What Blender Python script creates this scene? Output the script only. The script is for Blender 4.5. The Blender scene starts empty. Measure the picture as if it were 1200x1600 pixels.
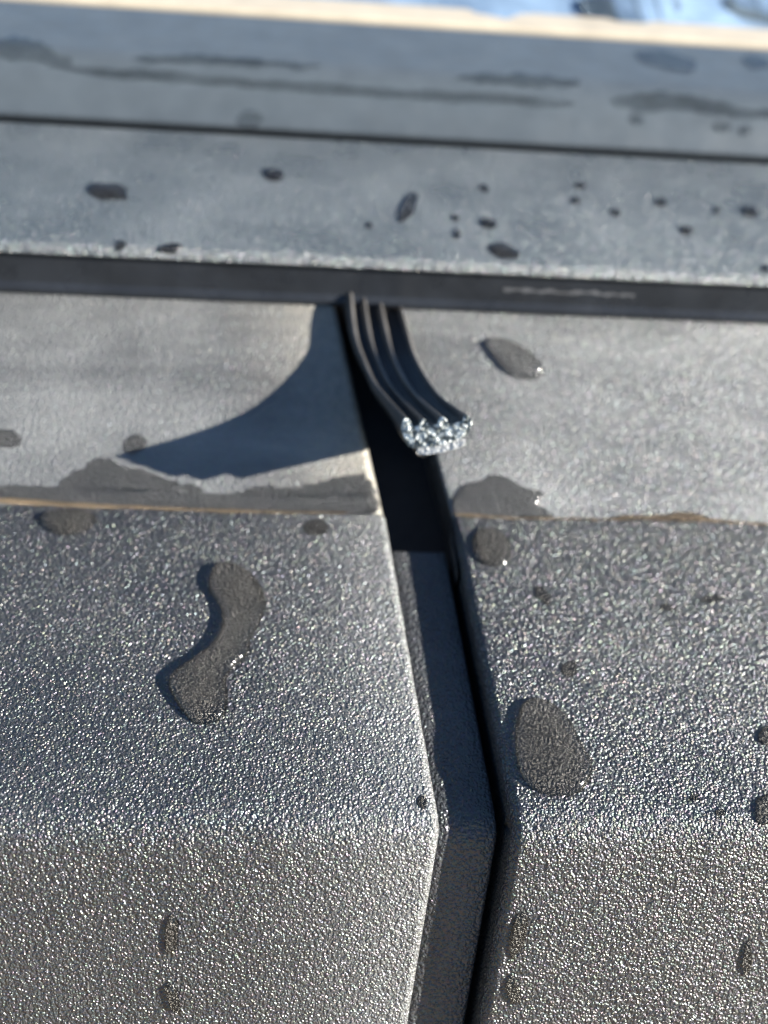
import bpy, bmesh, math, random
import numpy as np
from mathutils import Vector, Matrix, geometry
from mathutils.bvhtree import BVHTree

random.seed(7)
rng = np.random.default_rng(7)
U = 0.01                                  # everything below is measured in centimetres
C = bpy.context.scene.collection
R_ = math.radians
scn = bpy.context.scene

# ------------------------------------------------------------------ camera
FPX = 1600.0
dy = np.array([-100., 1570., 1600.]); dy /= np.linalg.norm(dy)
dx = np.array([1., (100 - 1600*.0865)/1570, .0865]); dx -= dx.dot(dy)*dy; dx /= np.linalg.norm(dx)
dz = np.cross(dx, dy)
dz = -dz if dz[1] < 0 else dz
ROT = np.stack([dx, dy, dz], 1)           # world -> (right, up, forward)
CAM = -(ROT.T @ np.array([0., (800-1293)/FPX, 1.]))*12.5

def ray(px, py):
    """viewing direction through a point of the 1200 x 1600 photograph"""
    return ROT.T @ np.array([(px-600)/FPX, (800-py)/FPX, 1.])

cam = bpy.data.cameras.new('camera')
cam.sensor_fit = 'VERTICAL'; cam.sensor_height = 36; cam.sensor_width = 27; cam.lens = 36
cam.clip_start = 0.002; cam.clip_end = 3000
cam.dof.use_dof = True; cam.dof.focus_distance = 12.9*U; cam.dof.aperture_fstop = 12.5
camo = bpy.data.objects.new('camera', cam); C.objects.link(camo)
M = Matrix.Identity(4)
for i in range(3):
    M[i][0], M[i][1], M[i][2] = ROT[0][i], ROT[1][i], -ROT[2][i]
    M[i][3] = CAM[i]*U
camo.matrix_world = M
scn.camera = camo
scn.render.resolution_x, scn.render.resolution_y = 768, 1024

# ------------------------------------------------------------------ light
SUN = np.array([.9227, -.1797, .3412]); SUN /= np.linalg.norm(SUN)
w = bpy.data.worlds.new('World'); scn.world = w; w.use_nodes = True
nt = w.node_tree; nt.nodes.clear()
sky = nt.nodes.new('ShaderNodeTexSky'); sky.sky_type = 'NISHITA'; sky.sun_disc = False
sky.sun_elevation = math.asin(SUN[2]); sky.sun_rotation = math.atan2(SUN[0], SUN[1])
sky.air_density = 1.0; sky.dust_density = 0.3; sky.ozone_density = 3.8
bg = nt.nodes.new('ShaderNodeBackground'); bg.inputs['Strength'].default_value = 0.05
wo = nt.nodes.new('ShaderNodeOutputWorld')
nt.links.new(sky.outputs[0], bg.inputs[0]); nt.links.new(bg.outputs[0], wo.inputs[0])
sl = bpy.data.lights.new('sun', 'SUN'); sl.energy = 5.0; sl.angle = R_(.53); sl.color = (1, .965, .89)
so = bpy.data.objects.new('sun', sl); C.objects.link(so)
so.rotation_euler = Vector(SUN).to_track_quat('Z', 'Y').to_euler()
scn.view_settings.view_transform = 'Standard'; scn.view_settings.look = 'None'
scn.view_settings.exposure = 2.05; scn.view_settings.gamma = 1
scn.render.engine = 'CYCLES'

# ------------------------------------------------------------------ materials
class NB:
    """small helper round a material's node tree"""
    def __init__(s, name):
        s.m = bpy.data.materials.new(name); s.m.use_nodes = True
        s.t = s.m.node_tree; s.b = s.t.nodes['Principled BSDF']; s.out = s.t.nodes['Material Output']
        s.co = s.n('ShaderNodeTexCoord').outputs['Object']
    def n(s, typ, **kw):
        x = s.t.nodes.new(typ)
        for k, v in kw.items(): setattr(x, k, v)
        return x
    def link(s, a, b): s.t.links.new(a, b)
    def val(s, sock, v):
        if isinstance(v, (int, float, tuple)): sock.default_value = v
        else: s.link(v, sock)
    def noise(s, scale, detail=2, rough=.5, dist=0, co=None):
        x = s.n('ShaderNodeTexNoise'); x.inputs['Scale'].default_value = scale
        x.inputs['Detail'].default_value = detail; x.inputs['Roughness'].default_value = rough
        x.inputs['Distortion'].default_value = dist
        s.link(co or s.co, x.inputs['Vector']); return x.outputs['Fac']
    def map(s, scale=(1, 1, 1), rot=(0, 0, 0), co=None):
        x = s.n('ShaderNodeMapping'); x.inputs['Scale'].default_value = scale; x.inputs['Rotation'].default_value = rot
        s.link(co or s.co, x.inputs['Vector']); return x.outputs[0]
    def math(s, op, a, b=0., c=0.):
        x = s.n('ShaderNodeMath', operation=op)
        for i, v in enumerate((a, b, c)): s.val(x.inputs[i], v)
        return x.outputs[0]
    def rr(s, f, a, b, c=0., d=1.):
        x = s.n('ShaderNodeMapRange', clamp=True)
        for i, v in enumerate((f, a, b, c, d)): s.val(x.inputs[i], v)
        return x.outputs[0]
    def mix(s, f, a, b):
        x = s.n('ShaderNodeMix', data_type='RGBA')
        s.val(x.inputs[0], f); s.val(x.inputs[6], a if not isinstance(a, tuple) else (*a, 1)); s.val(x.inputs[7], b if not isinstance(b, tuple) else (*b, 1))
        return x.outputs[2]
    def bump(s, h, dist, strength=1., base=None):
        x = s.n('ShaderNodeBump'); x.inputs['Strength'].default_value = strength
        x.inputs['Distance'].default_value = dist
        s.link(h, x.inputs['Height'])
        if base is not None: s.link(base, x.inputs['Normal'])
        return x.outputs[0]
    def pebble(s, pitch, sm=.35):
        """leather-like pebble grain, pitch in metres"""
        wob = s.n('ShaderNodeTexNoise'); wob.inputs['Scale'].default_value = .7/pitch; wob.inputs['Detail'].default_value = 1
        s.link(s.co, wob.inputs['Vector'])
        sub = s.n('ShaderNodeVectorMath', operation='SUBTRACT'); s.link(wob.outputs['Color'], sub.inputs[0]); sub.inputs[1].default_value = (.5, .5, .5)
        sc = s.n('ShaderNodeVectorMath', operation='SCALE'); s.link(sub.outputs[0], sc.inputs[0]); sc.inputs['Scale'].default_value = pitch*1.6
        ad = s.n('ShaderNodeVectorMath', operation='ADD'); s.link(s.co, ad.inputs[0]); s.link(sc.outputs[0], ad.inputs[1])
        v = s.n('ShaderNodeTexVoronoi', feature='SMOOTH_F1'); v.inputs['Scale'].default_value = 1/pitch; v.inputs['Smoothness'].default_value = sm
        v.inputs['Randomness'].default_value = .85
        s.link(ad.outputs[0], v.inputs['Vector'])
        n2 = s.noise(1.1/pitch, 1, .5)
        h = s.math('SUBTRACT', 1., v.outputs['Distance'])
        return s.math('ADD', s.math('MULTIPLY', h, .8), s.math('MULTIPLY', n2, .6)), v.outputs['Color']

def plastic(name, base, dusty, dust_amt, pitch, amp, rough, spec=.5, streak=0., edge=None, wall=None):
    k = NB(name)
    h, col = k.pebble(pitch)
    big = k.noise(55, 4, .6)
    f = k.rr(big, .35, .72, 0, 1)
    if streak:
        st = k.noise(60, 4, .65, .6, k.map((.35, 1.6, 1.6)))
        f = k.math('ADD', k.math('MULTIPLY', f, .5), k.math('MULTIPLY', k.rr(st, .35, .7), streak))
    c = k.mix(k.math('MULTIPLY', f, dust_amt), base, dusty)
    fine = k.noise(2500, 2, .6)
    c = k.mix(k.rr(fine, .3, .7, 0, .35), c, tuple(x*.6 for x in base))
    for nm, colr in (('edge', edge), ('wall', wall)):      # sunlit corner painted pale, and clean plastic in the joint painted dark for its shade
        if colr:
            at = k.n('ShaderNodeAttribute', attribute_name=nm)
            c = k.mix(k.math('MULTIPLY', at.outputs['Fac'], k.rr(k.noise(700, 3, .6), .3, .6, .5, 1)), c, colr)
    k.link(c, k.b.inputs['Base Color'])
    k.val(k.b.inputs['Roughness'], k.rr(big, .3, .7, rough-.05, rough+.06))
    k.b.inputs['Specular IOR Level'].default_value = spec
    # faint colour cast from one grain to the next
    k.link(k.mix(.28, (1, 1, 1), col), k.b.inputs['Specular Tint'])
    n = k.bump(k.noise(4500, 2, .6), .00003, .5)
    k.link(k.bump(h, amp, 1., n), k.b.inputs['Normal'])
    return k.m

GRAIN = .00039
M_COVER = plastic('grained_plastic', (.028, .029, .031), (.05, .05, .05), .6, GRAIN, .00041, .31, 1.0, 0, (.16, .16, .155))
M_LEDGE = plastic('weathered_plastic', (.062, .063, .064), (.21, .21, .202), .8, GRAIN, .00025, .38, .8, .75, (.30, .27, .22), (.02, .02, .02))
M_RAIL = plastic('rail_plastic', (.075, .085, .09), (.16, .17, .172), .8, GRAIN, .00042, .30, 1.0)
M_FILL = plastic('filler_plastic', (.04, .041, .043), (.08, .08, .08), .8, .0005, .00032, .34, .6)

def simple(name, base, rough, spec=.5, bump=0., scale=900, var=.3, coat=0.):
    k = NB(name)
    k.link(k.mix(k.rr(k.noise(120, 4, .6), .3, .7), tuple(x*(1-var) for x in base), tuple(min(1, x*(1+var)) for x in base)), k.b.inputs['Base Color'])
    k.val(k.b.inputs['Roughness'], k.rr(k.noise(200, 3), .3, .7, rough*.85, rough*1.15))
    k.b.inputs['Specular IOR Level'].default_value = spec
    k.b.inputs['Coat Weight'].default_value = coat
    if bump: k.link(k.bump(k.noise(scale, 3, .6), bump, 1.), k.b.inputs['Normal'])
    return k.m

M_RUBBER = simple('black_rubber', (.012, .012, .013), .42, .45, .00002, 2200)
M_RIB = simple('highlit_rubber', (.06, .056, .053), .36, .8, .00002, 2200, .35)  # paler than the core: the ribs' sun highlights are put into the colour
M_STRIP = simple('grey_rubber', (.018, .020, .024), .30, .5, .00003, 1500)
M_CHANNEL = simple('channel_plastic', (.018, .018, .02), .6, .4, .00005, 1500)
M_SMOOTH = simple('smooth_grey_plastic', (.068, .080, .090), .40, .5, .00004, 1300, .12)
M_CREAMREFL = simple('cream_reflection_colour', (.46, .39, .29), .4, .5, 0, 100, .1)  # cream reflection on the back panel, given as base colour
M_SKYREFL = simple('sky_reflection_colour', (.17, .24, .33), .3, .5, 0, 100, .2, .3)  # blue sky reflection painted into the panel's base colour
M_GREYREFL = simple('grey_reflection_colour', (.12, .15, .17), .25, .5, 0, 100, .2, .3)  # grey reflection in the panel's puddles, painted as a flat tone
M_DIRT = simple('dry_ground', (.30, .22, .14), .9, .2, .01, 8, .35)

def torn(name):
    k = NB(name)
    a = k.noise(1500, 3, .7); v = k.n('ShaderNodeTexVoronoi'); v.inputs['Scale'].default_value = 900
    k.link(k.co, v.inputs['Vector'])
    f = k.rr(k.math('ADD', a, k.math('MULTIPLY', v.outputs['Distance'], -.35)), .27, .41)
    k.link(k.mix(f, (.10, .115, .11), (.78, .80, .76)), k.b.inputs['Base Color'])
    k.b.inputs['Roughness'].default_value = .42
    k.link(k.bump(a, .0002, 1.), k.b.inputs['Normal'])
    return k.m
M_TANREFL = simple('tan_reflection_colour', (.22, .16, .10), .8, .3, .0001, 2500)
M_SCUFF = simple('scuffed_rubber', (.09, .09, .094), .6, .3, .0001, 2500, .4)
M_TORN = torn('torn_sponge_rubber')
M_CUT = simple('cut_pale_rubber', (.60, .59, .57), .5, .5, .00015, 1500, .15)

def water(name):
    k = NB(name)
    tr = k.n('ShaderNodeBsdfTransparent'); tr.inputs[0].default_value = (.97, .97, .96, 1)
    gl = k.n('ShaderNodeBsdfGlossy'); gl.inputs['Roughness'].default_value = .09
    ge = k.n('ShaderNodeNewGeometry'); dt = k.n('ShaderNodeVectorMath', operation='DOT_PRODUCT')
    k.link(ge.outputs['Normal'], dt.inputs[0]); k.link(ge.outputs['Incoming'], dt.inputs[1])
    fr = k.math('MULTIPLY_ADD', k.math('POWER', k.math('SUBTRACT', 1., k.math('ABSOLUTE', dt.outputs['Value'])), 5.), .98, .02)
    mx = k.n('ShaderNodeMixShader')
    k.link(fr, mx.inputs[0]); 
    rf = k.n('ShaderNodeBsdfRefraction'); rf.inputs['IOR'].default_value = 1.333; rf.inputs['Roughness'].default_value = 0
    m2 = k.n('ShaderNodeMixShader'); m2.inputs[0].default_value = .88
    k.link(tr.outputs[0], m2.inputs[1]); k.link(rf.outputs[0], m2.inputs[2]); k.link(m2.outputs[0], mx.inputs[1]); k.link(gl.outputs[0], mx.inputs[2])
    k.link(mx.outputs[0], k.out.inputs['Surface'])
    return k.m
M_WATER = water('water')

def wet(name, base):
    """plastic seen under water: the same grain, hardly any gloss of its own"""
    k = NB(name); h, col = k.pebble(GRAIN)
    k.link(k.mix(k.rr(k.noise(2500, 2, .6), .3, .7, 0, .5), base, tuple(x*.6 for x in base)), k.b.inputs['Base Color'])
    k.b.inputs['Roughness'].default_value = .5; k.b.inputs['Specular IOR Level'].default_value = .35
    k.link(k.bump(h, .0004, 1.), k.b.inputs['Normal'])
    return k.m
M_WET = wet('wet_plastic', (.055, .05, .043))
M_WETSMOOTH = simple('wet_smooth_plastic', (.060, .072, .081), .4, .3)
M_WETDARK = wet('wet_rail_plastic', (.022, .022, .022))
M_WETGREY = wet('wet_weathered_plastic', (.085, .083, .082))

# ------------------------------------------------------------------ mesh helpers
def mesh_obj(name, verts, faces, mat, parent=None, smooth=True):
    me = bpy.data.meshes.new(name)
    me.from_pydata([(v[0]*U, v[1]*U, v[2]*U) for v in verts], [], faces)
    me.validate(); me.update()
    if smooth: me.polygons.foreach_set('use_smooth', [True]*len(me.polygons))
    me.materials.append(mat)
    o = bpy.data.objects.new(name, me); C.objects.link(o)
    if parent is not None: o.parent = parent
    return o

def thing(name, label, cat, group=None):
    o = bpy.data.objects.new(name, None); C.objects.link(o); o.empty_display_size = .005
    return tag(o, label, cat, group)

def tag(o, label=None, cat=None, group=None, kind=None):
    if label: o['label'] = label
    if cat: o['category'] = cat
    if group: o['group'] = group
    if kind: o['kind'] = kind
    return o

def fillet(pts, radii, seg=10):
    """polyline with rounded corners -> dense points"""
    out = [np.array(pts[0], float)]
    for i in range(1, len(pts)-1):
        a, b, c = (np.array(p, float) for p in pts[i-1:i+2]); r = radii[i]
        if r <= 0: out.append(b); continue
        u = (a-b)/np.linalg.norm(a-b); v = (c-b)/np.linalg.norm(c-b)
        ang = math.acos(max(-1, min(1, u.dot(v)))); t = r/math.tan(ang/2)
        p0, p1 = b+u*t, b+v*t
        cen = b + (u+v)/np.linalg.norm(u+v)*r/math.sin(ang/2)
        a0 = math.atan2(*(p0-cen)[::-1]); a1 = math.atan2(*(p1-cen)[::-1])
        d = (a1-a0+math.pi) % (2*math.pi)-math.pi
        for k in range(seg+1): out.append(cen+r*np.array([math.cos(a0+d*k/seg), math.sin(a0+d*k/seg)]))
    out.append(np.array(pts[-1], float)); return np.array(out)

def densify(P, step):
    out = [P[0]]
    for a, b in zip(P[:-1], P[1:]):
        n = max(1, int(np.linalg.norm(b-a)/step))
        for k in range(1, n+1): out.append(a+(b-a)*k/n)
    return np.array(out)

def normals2(P):
    T = np.gradient(P, axis=0); T /= np.linalg.norm(T, axis=1)[:, None]+1e-12
    return np.stack([-T[:, 1], T[:, 0]], 1)          # profile runs front to back: this points up

def slab(name, prof, edge, far, r, depth, mat, parent, side, step=.25, wob=0.):
    """a sheet swept along x from far to a rounded edge (edge(y, z) gives x) and down a wall of the given depth"""
    P = densify(prof, step); N = normals2(P); rows = []
    arc = [i/7*math.pi/2 for i in range(8)]
    sgn = 1 if side == 'left' else -1                 # left slab: the edge is on its +x side
    ph = rng.uniform(0, 6, 4)
    for i, ((y, z), (ny, nz)) in enumerate(zip(P, N)):
        e = edge(y, z)
        if wob: e += wob*(math.sin(9*i*step+ph[0])+.7*math.sin(23*i*step+ph[1])+.5*math.sin(51*i*step+ph[2]))
        row = [(far + (e-sgn*r-far)*t, 0.) for t in np.linspace(0, 1, 14)]
        row += [(e-sgn*r+sgn*r*math.sin(a), -r*(1-math.cos(a))) for a in arc[1:]]
        row += [(e, -depth*.5), (e, -depth)]
        rows.append([(x, y+ny*d, z+nz*d) for x, d in row])
    n = len(rows[0]); V = [v for rw in rows for v in rw]; F = []
    ed = [0.]*12+[.2, .7, 1, 1, 1, .9, .8, .5, .3, 0, 0]; wl = [0.]*16+[.0, .3, .6, .8, 1, 1, 1]
    for i in range(len(rows)-1):
        for j in range(n-1):
            q = (i*n+j, i*n+j+1, (i+1)*n+j+1, (i+1)*n+j)
            F.append(q if side == 'left' else q[::-1])
    o = mesh_obj(name, V, F, mat, parent)
    for nm, a in (('edge', ed), ('wall', wl)):
        o.data.attributes.new(nm, 'FLOAT', 'POINT').data.foreach_set('value', [q*(side == 'left') if nm == 'edge' else q for q in a]*len(rows))
    assert len(ed) == n and len(wl) == n
    return o

def sweep(name, prof, x0, x1, mat, parent=None, n=40, fx=None):
    """profile (y, z), front to back, swept along x"""
    xs = np.linspace(x0, x1, n); V = []; F = []; m = len(prof)
    for x in xs:
        for (y, z) in prof:
            dyz = fx(x, y, z) if fx else (0, 0)
            V.append((x, y+dyz[0], z+dyz[1]))
    for i in range(n-1):
        for j in range(m-1):
            F.append((i*m+j, (i+1)*m+j, (i+1)*m+j+1, i*m+j+1))
    return mesh_obj(name, V, F, mat, parent)

# ------------------------------------------------------------------ ground
gy = -95
mesh_obj('ground', [(-60000, -60000, gy), (60000, -60000, gy), (60000, 60000, gy), (-60000, 60000, gy)], [(0, 1, 2, 3)], M_DIRT, None, False)
tag(bpy.data.objects['ground'], kind='structure')

# ------------------------------------------------------------------ the two caps with the groove between them
SL = R_(60); TB = R_(20)
Y1 = 5.5                                              # where the cover meets the ledge
def eL(y, z):
    return .71-.08*y if y >= 0 else .715 + .092*z/math.sin(SL)
def eR(y, z):
    return 1.63-.052*y if y >= 0 else 1.635 + .085*z/math.sin(SL)
def bL(y, z): return .27-.205*(y-5.46)
def bR(y, z): return 1.35-.205*(y-5.5)

cover = fillet([(-7*math.cos(SL), -7*math.sin(SL)), (0, 0), (Y1, 0), (Y1+.03, -.5)], [0, .55, .07, 0], 14)
ledge = fillet([(Y1-.15, -.09), (Y1+4.3, -.05+4.3*math.tan(TB))], [0, 0])
caps = {}
for side, far, e1, e2, r1, r2 in (('left', -14, eL, bL, .13, .17), ('right', 16, eR, bR, .15, .05)):
    lab = {'left': 'black grained plastic rail cap with pale dusty ledge, left of the groove',
           'right': 'black grained plastic rail cap with pale dusty ledge, right of the groove'}[side]
    t = thing('trim_panel', lab, 'trim panel', 'plastic rail caps either side of the groove')
    a = slab('front_cover', cover, e1, far, r1, 1.2, M_COVER, t, side, .2, .002)
    b = slab('back_ledge', ledge, e2, far, r2, 1.2, M_LEDGE, t, side, .25, .002)
    b['label'] = 'paler weathered ledge behind the crease'
    caps[side] = (a, b)

# filler in the groove and the channel below
t = thing('filler_strip', 'narrow recessed plastic filler lying in the groove between the two caps', 'filler strip')
FD = .325
fp = fillet([(-7*math.cos(SL)+.577*FD, -7*math.sin(SL)-FD), (.577*FD, -FD), (4.98, -FD), (5.05, -.8)], [0, .5, .06, 0], 12)
P = densify(fp, .2); N = normals2(P); rows = []
for (y, z), (ny, nz) in zip(P, N):
    l = eL(y, 0) if y >= .577*FD else .715+.092*(z+FD)/math.sin(SL)
    rr_ = eR(y, 0) if y >= .577*FD else 1.635+.085*(z+FD)/math.sin(SL)
    l += -.01; rr_ -= .13
    row = [(l, -.5), (l, -.06), (l+.02, -.02), (l+.05, 0)] + [(l+.05+(rr_-l-.1)*q, 0) for q in (.2, .4, .6, .8)] + [(rr_-.05, 0), (rr_-.02, -.015), (rr_, -.05), (rr_, -.5)]
    rows.append([(x, y+ny*d, z+nz*d) for x, d in row])
n = len(rows[0]); V = [v for rw in rows for v in rw]
mesh_obj('strip_body', V, [(i*n+j, i*n+j+1, (i+1)*n+j+1, (i+1)*n+j) for i in range(len(rows)-1) for j in range(n-1)], M_FILL, t)
ch = sweep('channel_floor', [(-2.6, -7.5), (.62, -1.35), (4, -1.15), (5.6, -.95), (10.5, .85)], -2.5, 3.5, M_CHANNEL)
tag(ch, 'dark channel floor deep in the groove below the rubber seal', 'channel')

# ------------------------------------------------------------------ the rails behind
ZD = 2.27; YE = 9.40
strip = thing('lip_strip', 'long dark grey rubber lip standing over the pale ledges', 'rubber strip')
sweep('strip_face', fillet([(YE+.25, 1.30), (YE-.10, 1.37), (YE-.10, 1.47), (YE+.0, 1.52), (YE+.03, 2.02), (YE+.05, 2.2)], [0, .03, .03, .04, .1, 0], 6), -16, 20, M_STRIP, strip, 60)
rail = sweep('middle_rail', fillet([(YE+.3, ZD-.17), (YE-.03, ZD-.18), (YE-.03, ZD), (14.05, ZD), (14.1, ZD-1.1), (17.5, ZD-1.2)], [0, .03, .17, .12, .05, 0], 10), -16, 22, M_RAIL)
tag(rail, 'dark speckled plastic rail with bright front edge, behind the rubber lip', 'rail')

def onY(py, y):                                        # height at depth y seen at the picture's centre column
    d = ray(600, py); k = (y-CAM[1])/d[1]; return CAM[2]+d[2]*k
zf = onY(38, 18.6)
back = sweep('back_rail', fillet([(16.2, .6), (15.3, 1.75), (14.72, 2.02), (15.5, 2.98), (18.6, zf), (18.75, zf-.5)], [0, .1, .12, 1.6, .1, 0], 14), -20, 26, M_SMOOTH)
tag(back, 'smooth grey curved rail with wet smears, behind the speckled rail', 'rail')
print('zf', zf)

# glossy body beyond the rails: a ledge, then rounded folds, cream and blue reflections as base colours
body = thing('glossy_panel', 'glossy panel with painted-in blue and cream reflections at the very back', 'body panel')
z2 = onY(5, 20.2)
sweep('cream_reflection_edge', fillet([(18.9, zf-.9), (18.9, zf+.02), (20.2, z2), (20.4, z2-.1)], [0, .1, .1, 0], 6), -22, 28, M_CREAMREFL, body, 50,
      lambda x, y, z: (0, .0))
panel = sweep('sky_tinted_panel', fillet([(19.6, z2-.45), (20.2, z2-.12), (24, z2+.6), (32, z2+1.2)], [0, .1, .3, 0], 6), -30, 40, M_SKYREFL, body, 120,
      lambda x, y, z: (0 if y > 20.5 else .9*math.sin(x*.5+2.6)+.45*math.sin(x*1.3+1), .20*math.sin(x*.9+1)*min(1, max(0, y-20.4))+.12*math.sin(x*1.9+y)))

# ------------------------------------------------------------------ the torn rubber seal
seal = thing('rubber_seal', 'black ribbed rubber seal torn off short and curling up out of the groove', 'rubber seal')
Rp = np.array([(.64, 9.7, 1.2), (.66, 9.2, 1.38), (.70, 8.75, 1.44), (.74, 8.25, 1.47), (.78, 7.7, 1.53), (.92, 7.04, 1.57), (1.06, 6.44, 1.68), (1.22, 5.97, 1.82), (1.35, 5.38, 2.10)])
Lp = np.array([(-.40, 9.7, 1.55), (-.37, 9.22, 1.49), (-.33, 8.75, 1.35), (-.25, 8.3, 1.22), (-.12, 7.8, 1.19), (.02, 7.2, 1.22), (.18, 6.7, 1.32), (.30, 6.1, 1.54), (.37, 5.50, 1.83)])
def spline(P, n):
    P = np.vstack([2*P[0]-P[1], P, 2*P[-1]-P[-2]]); out = []
    m = len(P)-3
    for k in range(n):
        u = k/(n-1)*m; i = min(int(u), m-1); f = u-i
        p0, p1, p2, p3 = P[i:i+4]
        out.append(.5*((2*p1)+(-p0+p2)*f+(2*p0-5*p1+4*p2-p3)*f*f+(-p0+3*p1-3*p2+p3)*f**3))
    return np.array(out)
path = spline(Rp, 70)
tan = np.gradient(path, axis=0); tan /= np.linalg.norm(tan, axis=1)[:, None]
lpath = spline(Lp, 70)
frames = []
for i in range(len(path)):
    Tn = tan[i]; Wd = lpath[i]-path[i]
    Nn = np.cross(Wd, Tn); Nn /= np.linalg.norm(Nn); Nn = Nn if Nn[2] > 0 else -Nn
    frames.append((path[i], Wd, Nn, Tn))
def tube(name, sec, mat, i0=0, i1=None, cap=True, jit=0):
    fr = frames[i0:i1]; V = []; F = []; m = len(sec)
    for P0, Wd, Nn, Tn in fr:
        for (a, b) in sec: V.append(P0+Wd*a+Nn*b)
    for i in range(len(fr)-1):
        for j in range(m): F.append((i*m+j, i*m+(j+1) % m, (i+1)*m+(j+1) % m, (i+1)*m+j))
    if cap: F.append(tuple(range(m)))
    return mesh_obj(name, V, F, mat, seal)
# section: a runs from the right edge to the left, b is up
core = [(0.0, -.08), (.04, -.22), (.2, -.31), (.5, -.38), (.8, -.39), (.96, -.36), (1.01, -.18), (1.0, -.06), (.97, -.01), (.80, -.05), (.55, -.045), (.25, -.06), (.06, -.03)]
def smooth_sec(sec, it=2):
    P = np.array(sec, float)
    for _ in range(it):
        Q = np.roll(P, -1, 0); P = np.stack([.75*P+.25*Q, .25*P+.75*Q], 1).reshape(-1, 2)
    return P
core_s = smooth_sec(core)
tube('core', core_s, M_RUBBER)
def rib_sec(c, w_, h, lean=0.):
    return smooth_sec([(c-w_, -.13), (c-w_*.75, -.02), (c-w_*.35+lean, h), (c+w_*.35+lean, h), (c+w_*.75, -.02), (c+w_, -.13)], 2)
RIBS = [(.06, .08, .055), (.41, .105, .06), (.69, .095, .06), (.93, .11, .10)]
for c, w_, h in RIBS: tube('rib', rib_sec(c, w_*.8, h), M_RIB)
flange = [(.10, -.31), (.10, -.45), (.5, -.52), (.80, -.53), (.84, -.38), (.5, -.36)]
def keel_mesh():
    V = []; F = []; m = 6
    for k in range(66):
        P0, Wd, Nn, Tn = frames[k]; f = min(1, max(0, (k-44)/21)); f = f*f*(3-2*f)
        r0 = .12+.38*f; b0 = -1.0+.36*f
        for a, b in ((r0, -.40), (r0+.04, b0+.05), (r0+.12, b0), (.70, b0), (.78, b0+.05), (.82, -.40)): V.append(P0+Wd*a+Nn*b)
    for k in range(65):
        for q in range(m): F.append((k*m+q, k*m+(q+1) % m, (k+1)*m+(q+1) % m, (k+1)*m+q))
    F += [tuple(range(m)), tuple(range(65*m, 66*m))[::-1]]
    return mesh_obj('keel', V, F, M_RUBBER, seal)
keel_mesh()
tube('base_flange', smooth_sec(flange, 1), M_RUBBER, 0, -1)

def end_face(name, sec, mat, fr, rough, step, lift=.004):
    """torn face: a rough sheet filling a section outline"""
    P = [Vector((float(a), float(b))) for a, b in sec]
    lo = np.min(sec, 0); hi = np.max(sec, 0); pts = list(P)
    def inside(q):
        c = False; n = len(P)
        for i in range(n):
            a, b = P[i], P[i-1]
            if (a.y > q.y) != (b.y > q.y) and q.x < (b.x-a.x)*(q.y-a.y)/(b.y-a.y)+a.x: c = not c
        return c
    for a in np.arange(lo[0], hi[0], step):
        for b in np.arange(lo[1], hi[1], step):
            q = Vector((a+rng.uniform(-.3, .3)*step, b+rng.uniform(-.3, .3)*step))
            if inside(q): pts.append(q)
    n = len(P)
    vs, es, fs, *_ = geometry.delaunay_2d_cdt(pts, [(i, (i+1) % n) for i in range(n)], [tuple(range(n))], 2, 1e-5)
    P0, Wd, Nn, Tn = fr; V = []
    for i, v in enumerate(vs):
        d = lift + (rng.uniform(0, rough) if i >= n else 0)
        V.append(P0+Wd*v.x+Nn*v.y+Tn*d)
    F = [tuple(f) for f in fs]
    a, b, c_ = (V[i] for i in F[0][:3])
    if np.dot(np.cross(b-a, c_-a), Tn) < 0: F = [f[::-1] for f in F]
    return mesh_obj(name, V, F, mat, seal, smooth=False)
fe = frames[-1]
tf = end_face('torn_face', core_s, M_TORN, fe, .035, .026)
tf['label'] = 'rough glittering torn end'
for c, w_, h in RIBS:
    end_face('torn_rib_end', rib_sec(c, w_*.95, h), M_TORN, fe, .05, .028, .007)
ff = end_face('cut_flange_end', smooth_sec(flange, 1), M_CUT, frames[-2], .015, .03)
ff['label'] = 'pale cut edge below the torn end'

# ------------------------------------------------------------------ water
bpy.context.view_layer.update()
def bvh(objs):
    V = []; F = []
    for o in objs:
        k = len(V); V += [v.co/U for v in o.data.vertices]
        F += [tuple(i+k for i in p.vertices) for p in o.data.polygons]
    return BVHTree.FromPolygons(V, F)
TREE = bvh([caps['left'][0], caps['left'][1], caps['right'][0], caps['right'][1], rail, back, panel])
CAMV = Vector(CAM)
def hit(px, py):
    return TREE.ray_cast(CAMV, Vector(ray(px, py)).normalized())

def chaikin(pts, it=3):
    P = np.array(pts, float)
    for _ in range(it):
        Q = np.roll(P, -1, 0); P = np.stack([.75*P+.25*Q, .25*P+.75*Q], 1).reshape(-1, 2)
    return P
def ragged(pts, amp, it=3, n=140):
    P = chaikin(pts, it); d = np.r_[0, np.cumsum(np.linalg.norm(np.diff(np.vstack([P, P[:1]]), axis=0), axis=1))]
    Q = np.vstack([P, P[:1]]); q = np.linspace(0, d[-1], n, endpoint=False)
    X = np.stack([np.interp(q, d, Q[:, i]) for i in (0, 1)], 1)
    nz_ = rng.normal(0, 1, (n, 2)); nz_ = (nz_+np.roll(nz_, 1, 0)+np.roll(nz_, -1, 0))/1.7
    return X+nz_*amp*np.array([1, .55])
def ell(cx, cy, rx, ry, ang=0, irr=.12, n=11):
    a = np.linspace(0, 2*math.pi, n, endpoint=False); k = 1+rng.uniform(-irr, irr, n)*1.3
    x, y = rx*np.cos(a)*k, ry*np.sin(a)*k; t = R_(ang)
    return [(cx+p*math.cos(t)-q*math.sin(t), cy+p*math.sin(t)+q*math.cos(t)) for p, q in zip(x, y)]

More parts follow.
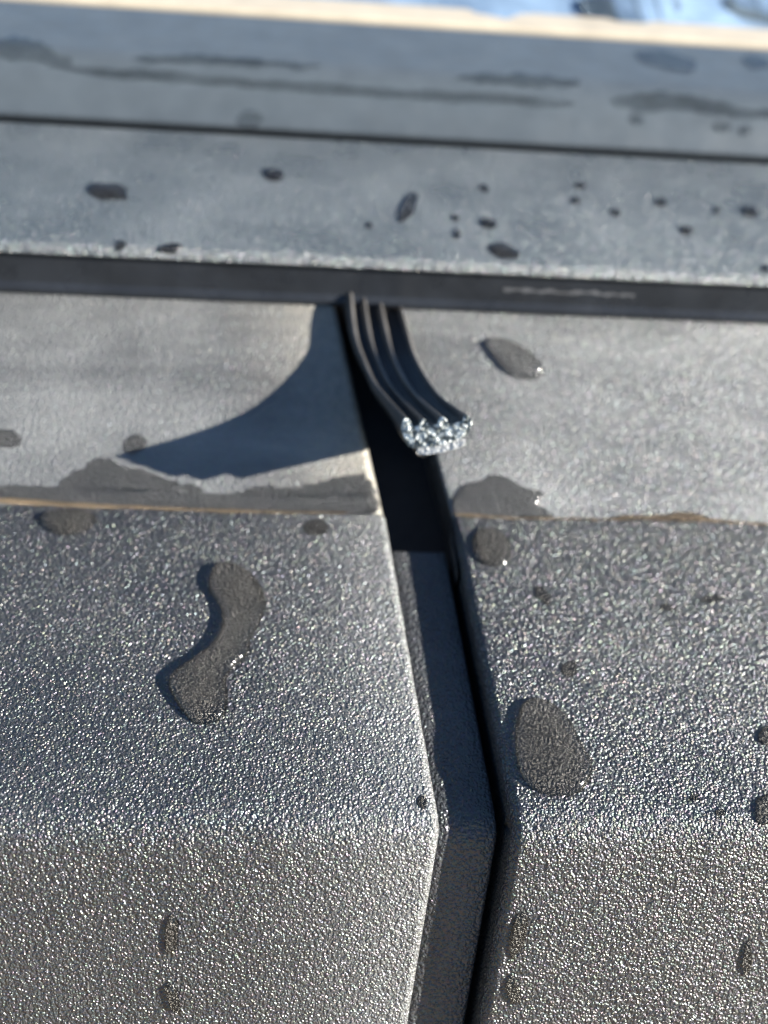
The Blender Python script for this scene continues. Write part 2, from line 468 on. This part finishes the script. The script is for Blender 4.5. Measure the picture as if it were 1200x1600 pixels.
def inset(pts, d):
    """draw the left side of an outline in, where the drop ends and its shade begins"""
    P = np.array(pts, float); T = np.roll(P, -1, 0)-np.roll(P, 1, 0); N = np.stack([T[:, 1], -T[:, 0]], 1)
    N /= np.linalg.norm(N, axis=1)[:, None]+1e-9
    if np.sum((P-P.mean(0))*N) < 0: N = -N
    P[:, 0] += d*np.clip(-N[:, 0], 0, 1); return P

def drop(name, outline, H, label, cat='water drop', group=None, base=None, edge=.20, step=.03, lift=.006, thin=False):
    """a body of water standing on the surface seen inside the outline"""
    hits = [hit(*p) for p in outline]
    hits = [h for h in hits if h[0] is not None]
    if len(hits) < 4: print('no surface', label); return
    pts3 = np.array([h[0] for h in hits]); nrm = np.mean([h[1] for h in hits], 0); nrm /= np.linalg.norm(nrm)
    if nrm.dot(CAM-pts3[0]) < 0: nrm = -nrm
    cen = pts3.mean(0)
    ex = np.array([1., 0, 0]); ex -= nrm*ex.dot(nrm); ex /= np.linalg.norm(ex); ey = np.cross(nrm, ex)
    uv = np.stack([(pts3-cen)@ex, (pts3-cen)@ey], 1)
    n = len(uv); A, B = uv, np.roll(uv, -1, 0)
    lo, hi = uv.min(0), uv.max(0)
    step = min(step, max((hi-lo).min()/9, .006))
    step = max(step, (hi-lo).max()/90)
    gx, gy_ = np.meshgrid(np.arange(lo[0], hi[0], step), np.arange(lo[1], hi[1], step))
    G = np.stack([gx.ravel(), gy_.ravel()], 1)
    if not len(G): G = cen[None, :2]*0
    ins = np.zeros(len(G), bool)
    for a, b in zip(A, B):
        cr = (a[1] > G[:, 1]) != (b[1] > G[:, 1])
        xi = (b[0]-a[0])*(G[:, 1]-a[1])/(b[1]-a[1]+1e-15)+a[0]
        ins ^= cr & (G[:, 0] < xi)
    def dist(Q):
        D = np.full(len(Q), 1e9)
        for a, b in zip(A, B):
            ab = b-a; tt = np.clip(((Q-a)@ab)/(ab@ab+1e-15), 0, 1)
            D = np.minimum(D, np.linalg.norm(Q-a-tt[:, None]*ab, axis=1))
        return D
    G = G[ins]; D = dist(G) if len(G) else np.zeros(0)
    k = D > step*.35; G = G[k]
    pts = [Vector((float(a), float(b))) for a, b in np.vstack([uv, G])]
    vs, es, fs, *_ = geometry.delaunay_2d_cdt(pts, [(i, (i+1) % n) for i in range(n)], [tuple(range(n))], 2, 1e-6)
    Q = np.array([(v.x, v.y) for v in vs]); D = dist(Q)
    w0 = min(edge, max(D.max(), 1e-4)); q = np.clip(D/w0, 0, 1)
    dome = (.45*(1-(1-q)**2)+.55*np.sqrt(1-(1-q)**2))*(.8+.2*np.clip(D/max(D.max(), 1e-6), 0, 1))
    low, top = [], []
    for (a, b), h in zip(Q, dome):
        p = cen+ex*a+ey*b
        r = TREE.ray_cast(Vector(p+nrm*1.2), Vector(-nrm), 3)
        s0 = np.array(r[0]) if r[0] is not None else p
        low.append(s0+nrm*lift); top.append(s0+nrm*(lift+H*h if h > 0 else -.004))
    F = [tuple(f) for f in fs]
    a, b, c_ = (low[i] for i in F[0][:3])
    if np.dot(np.cross(b-a, c_-a), nrm) < 0: F = [f[::-1] for f in F]
    t = thing(name, label, cat, group)
    mesh_obj('wet_patch', low, F, base or M_WET, t)
    mesh_obj('water_surface', top, F, M_WATER, t)
    return t

GD = 'water drops on the plastic'
dogbone = [(318, 905), (330, 882), (355, 877), (385, 888), (408, 912), (418, 945), (405, 975), (392, 998), (388, 1025), (365, 1042), (352, 1060), (358, 1095), (350, 1122), (325, 1134), (295, 1130), (270, 1100), (252, 1066), (270, 1045), (310, 1020), (332, 1000), (342, 970), (335, 940), (320, 925)]
drop('water_drop', inset(chaikin(dogbone, 2), 7), .14, 'large bone-shaped water drop on the grained cover left of the groove', group=GD)
big = [(800, 1125), (808, 1098), (835, 1088), (868, 1100), (892, 1125), (905, 1155), (930, 1195), (915, 1235), (885, 1245), (845, 1242), (815, 1225), (800, 1195), (796, 1150)]
drop('water_drop', inset(chaikin(big, 2), 8), .13, 'large egg-shaped water drop close beside the groove on the right cover', group=GD)
drop('water_drop', chaikin([(737, 850), (742, 830), (765, 822), (790, 835), (800, 855), (795, 880), (770, 888), (745, 878)], 2), .10, 'round water drop at the top corner of the right cover, beside the groove', group=GD)
drop('water_drop', chaikin([(58, 808), (75, 798), (110, 796), (145, 800), (152, 815), (135, 832), (105, 839), (75, 832)], 2), .10, 'flat oval water drop just below the crease at far left', group=GD)
drop('water_drop', ell(492, 825, 20, 13), .012, 'faint flat drop below the crease, left of the groove', group=GD)
drop('water_drop', chaikin([(757, 530), (785, 527), (815, 540), (845, 565), (852, 582), (835, 594), (802, 592), (780, 570), (765, 548)], 2), .14, 'slanted almond water drop alone on the pale right ledge', group=GD, base=M_WETGREY)
drop('water_drop', ell(6, 684, 28, 14, 8), .04, 'dark drop cut by the photo edge on the pale left ledge', group=GD, base=M_WETGREY)
drop('water_drop', ell(1202, 1152, 18, 17), .06, 'drop at the right photo edge level with the egg-shaped drop', group=GD)
drop('water_drop', ell(1200, 1264, 20, 28, 10), .07, 'drop at the right photo edge just above the front bend', group=GD)
drop('water_drop', ell(848, 930, 19, 9, 50), .02, 'small slanted drop below the round drop on the right cover', group=GD)
drop('water_drop', ell(890, 1045, 14, 13), .02, 'small round dot of water above the egg-shaped drop', group=GD)
drop('water_drop', ell(1043, 950, 13, 6, 12), .02, 'left one of two tiny drops high on the right cover', group=GD)
drop('water_drop', ell(1112, 936, 19, 6, -4), .02, 'tiny flat streak-like drop, right one of two high on the right cover', group=GD)
drop('water_drop', ell(660, 1253, 8, 11), .012, 'tiny dark spot at the left cover edge above the front bend', group=GD)
drop('water_drop', ell(1086, 1246, 7, 6), .012, 'left one of two specks above the front bend at right', group=GD)
drop('water_drop', ell(1126, 1269, 9, 6), .012, 'right one of two specks above the front bend at right', group=GD)

GS = 'water runs down the front face'
for cx, cy, rx, ry, ang, lab in ((268, 1463, 10, 33, 3, 'upper narrow water run on the left front face'),
                                 (271, 1560, 11, 25, -14, 'lower narrow water run on the left front face'),
                                 (810, 1460, 11, 34, 12, 'upper narrow water run on the right front face beside the groove'),
                                 (803, 1548, 10, 24, -16, 'lower narrow water run on the right front face beside the groove'),
                                 (1168, 1500, 8, 27, 8, 'single narrow water run at the right end of the front face')):
    drop('water_run', ell(cx, cy, rx, ry, ang, .2), .045, lab, 'water run', GS)

GR = 'small drops on the speckled rail'
for cx, cy, rx, ry, ang, lab in (
        (167, 299, 36, 14, 6, 'largest drop on the speckled rail, at its left'),
        (427, 273, 18, 10, 10, 'dark drop on the speckled rail above left of the seal'),
        (188, 384, 8, 9, 30, 'small left drop on the bright front edge of the speckled rail'),
        (266, 388, 20, 9, -8, 'wider right drop on the bright front edge of the speckled rail at left'),
        (637, 326, 11, 25, 28, 'tall slanted double drop in the middle of the speckled rail'),
        (757, 294, 9, 6, 25, 'small drop near the back of the speckled rail, right of the tall slanted one'),
        (763, 349, 14, 8, 14, 'dark oval drop directly behind the big front edge drop'),
        (788, 393, 26, 12, 10, 'big dark oval drop at the front edge of the speckled rail'),
        (907, 290, 9, 5, 10, 'upper one of two close specks on the right half of the speckled rail'),
        (899, 313, 8, 6, 15, 'lower one of two close specks on the right half of the speckled rail'),
        (962, 332, 9, 6, 20, 'lone speck right of the two close specks on the speckled rail'),
        (1033, 316, 10, 7, 15, 'dark speck, middle of the right half of the speckled rail'),
        (1073, 360, 11, 7, 15, 'frontmost dark speck on the right half of the speckled rail'),
        (1121, 328, 6, 5, 0, 'faintest speck left of the rightmost drop on the speckled rail'),
        (1173, 330, 14, 9, 10, 'rightmost dark drop on the speckled rail'),
        (712, 341, 7, 4, 20, 'faint upper speck between the slanted double drop and the dark oval drop'),
        (714, 366, 6, 8, 10, 'faint lower speck between the slanted double drop and the dark oval drop'),
        (577, 352, 5, 5, 0, 'tiny speck left of the tall slanted double drop'),
        (1196, 420, 6, 6, 0, 'tiny drop on the bright front edge at the right photo edge')):
    drop('rail_drop', ell(cx, cy, rx, ry, ang), .06 if rx > 9 else .035, lab, 'water drop', GR, base=M_WETDARK)

GB = 'wet marks on the smooth back rail'
for outl, lab in (
        (ell(390, 187, 18, 15), 'grey blot of water at the lower edge of the smooth back rail'),
        (ell(1040, 95, 54, 15, 10), 'long dark wet patch high on the right of the back rail'),
        (ell(1180, 97, 24, 12, 8), 'dark wet patch at the right photo edge on the back rail'),
        (ell(994, 187, 11, 9), 'small blot under the right smear on the back rail'),
        (ell(1128, 198, 14, 8), 'left one of two blots at the right end of the back rail'),
        (ell(1164, 204, 10, 8), 'right one of two blots at the right end of the back rail'),
        (ragged([(-20, 62), (25, 56), (62, 66), (88, 82), (118, 98), (104, 108), (70, 98), (30, 92), (-20, 90)], 3., 2, 90), 'dark wet smear at the left photo edge on the back rail'),
        (ragged([(100, 100), (150, 108), (230, 106), (320, 118), (450, 126), (600, 140), (760, 146), (900, 158), (900, 170), (740, 160), (560, 148), (400, 138), (280, 130), (180, 122), (110, 112)], 2.6, 2, 170), 'long lower wet streak across the middle of the back rail'),
        (ragged([(190, 96), (260, 86), (360, 88), (430, 98), (520, 102), (480, 108), (360, 102), (260, 100)], 3., 2, 100), 'short upper wet streak on the left half of the back rail'),
        (ragged([(690, 122), (760, 114), (840, 118), (900, 126), (912, 136), (840, 134), (760, 132)], 3., 2, 90), 'short upper wet streak right of centre on the back rail'),
        (ragged([(950, 160), (985, 146), (1030, 144), (1090, 150), (1130, 166), (1220, 176), (1220, 186), (1120, 182), (1060, 170), (1000, 176)], 3., 2, 110), 'wet smear at the right end of the back rail')):
    drop('wet_mark', np.array(outl) if len(outl) > 40 else chaikin(outl, 1), .008, lab, 'wet mark', GB, base=M_WETSMOOTH, edge=.3, step=.08)

GP = 'pooled water along the crease'
drop('pooled_water', ragged([(-30, 757), (100, 760), (220, 764), (330, 770), (450, 776), (560, 768), (588, 772), (598, 806), (520, 804), (400, 800), (250, 794), (120, 790), (0, 783), (-30, 781)], 1.6, 2, 220), .05, 'thin water film lying along the crease left of the groove', 'pooled water', GP, base=M_WETGREY, edge=.12, step=.05)
drop('damp_patch', ragged([(98, 764), (104, 740), (128, 735), (140, 722), (152, 714), (172, 716), (186, 726), (215, 730), (240, 741), (262, 752), (300, 757), (330, 768), (230, 771), (150, 768)], 3.2, 2, 150), .004, 'blotchy damp patch above the crease below the shadow tip', 'damp patch', GP, base=M_WETGREY, edge=.1)
drop('damp_patch', ragged([(365, 776), (385, 764), (420, 758), (455, 764), (485, 757), (515, 748), (548, 742), (578, 744), (586, 770), (584, 776), (500, 778), (430, 780)], 3.2, 2, 150), .004, 'blotchy damp patch above the crease beside the groove', 'damp patch', GP, base=M_WETGREY, edge=.1)
drop('pooled_water', ragged([(704, 792), (712, 770), (740, 752), (762, 748), (775, 738), (800, 752), (828, 766), (852, 770), (838, 785), (850, 795), (876, 808), (840, 809), (780, 806), (708, 804)], 2.0, 2, 120), .05, 'dark water pool in the corner right of the groove', 'pooled water', GP, base=M_WETGREY, edge=.12)
drop('pooled_water', ragged([(955, 808), (985, 804), (1020, 806), (1045, 803), (1075, 800), (1105, 806), (1115, 813), (1050, 815), (990, 814), (955, 812)], 1., 2, 80), .05, 'thin sliver of water in the crease far right', 'pooled water', GP, base=M_WETGREY, edge=.08)
drop('pooled_water', chaikin([(188, 700), (200, 682), (218, 677), (234, 692), (220, 706), (202, 712)], 2), .006, 'dark damp spot at the tip of the seal shadow', 'pooled water', GP, base=M_WETGREY, edge=.1)

# tan reflection in the crease water, put in as a thin coloured strip
GT = 'painted reflections in the crease'
for outl, lab in ((ragged([(-20, 775), (120, 786), (250, 793), (400, 798), (540, 801), (548, 803), (400, 803), (250, 797), (120, 794), (-20, 786)], .8, 1, 160), 'thin painted tan reflection along the crease left of the groove'),
                  (ragged([(706, 802), (760, 806), (800, 809), (870, 809), (950, 811), (960, 808), (985, 804), (1000, 808), (1045, 803), (1075, 800), (1100, 807), (1118, 813), (1210, 819), (1210, 822), (1110, 816), (1050, 815), (1010, 812), (980, 814), (870, 813), (800, 812), (706, 807)], .8, 1, 200), 'wavy painted tan reflection along the crease right of the groove')):
    o = drop('tan_reflection', outl, .01, lab, 'painted reflection', GT, base=M_TANREFL, edge=.05, step=.03, lift=.012)
# scuffed patch on the lip
V = []; F = []
for i in range(25):
    x = 2.4+2.4*i/24
    for j, zz in enumerate((1.75+.03*rng.uniform(-1, 1), 1.82+.03*rng.uniform(-1, 1))): V.append((x, YE+.03*(zz-1.52)/.5-.006, zz))
for i in range(24): F.append((2*i, 2*i+2, 2*i+3, 2*i+1))
o = mesh_obj('scuff_mark', V, F, M_SCUFF, strip); o['label'] = 'pale rubbed patch on the lip'

GQ = 'shallow puddles on the glossy panel'
drop('panel_puddle', chaikin([(905, -8), (900, 16), (920, 28), (960, 36), (1010, 38), (1050, 32), (1064, 18), (1058, -8)], 2), .02, 'left puddle with painted grey reflection and pale rim on the glossy panel at the top edge', 'puddle', GQ, base=M_GREYREFL, edge=.1)
drop('panel_puddle', chaikin([(1128, -8), (1132, 12), (1150, 26), (1180, 34), (1230, 40), (1230, -8)], 2), .02, 'right puddle with painted grey reflection and pale rim on the glossy panel at the top corner', 'puddle', GQ, base=M_GREYREFL, edge=.1)
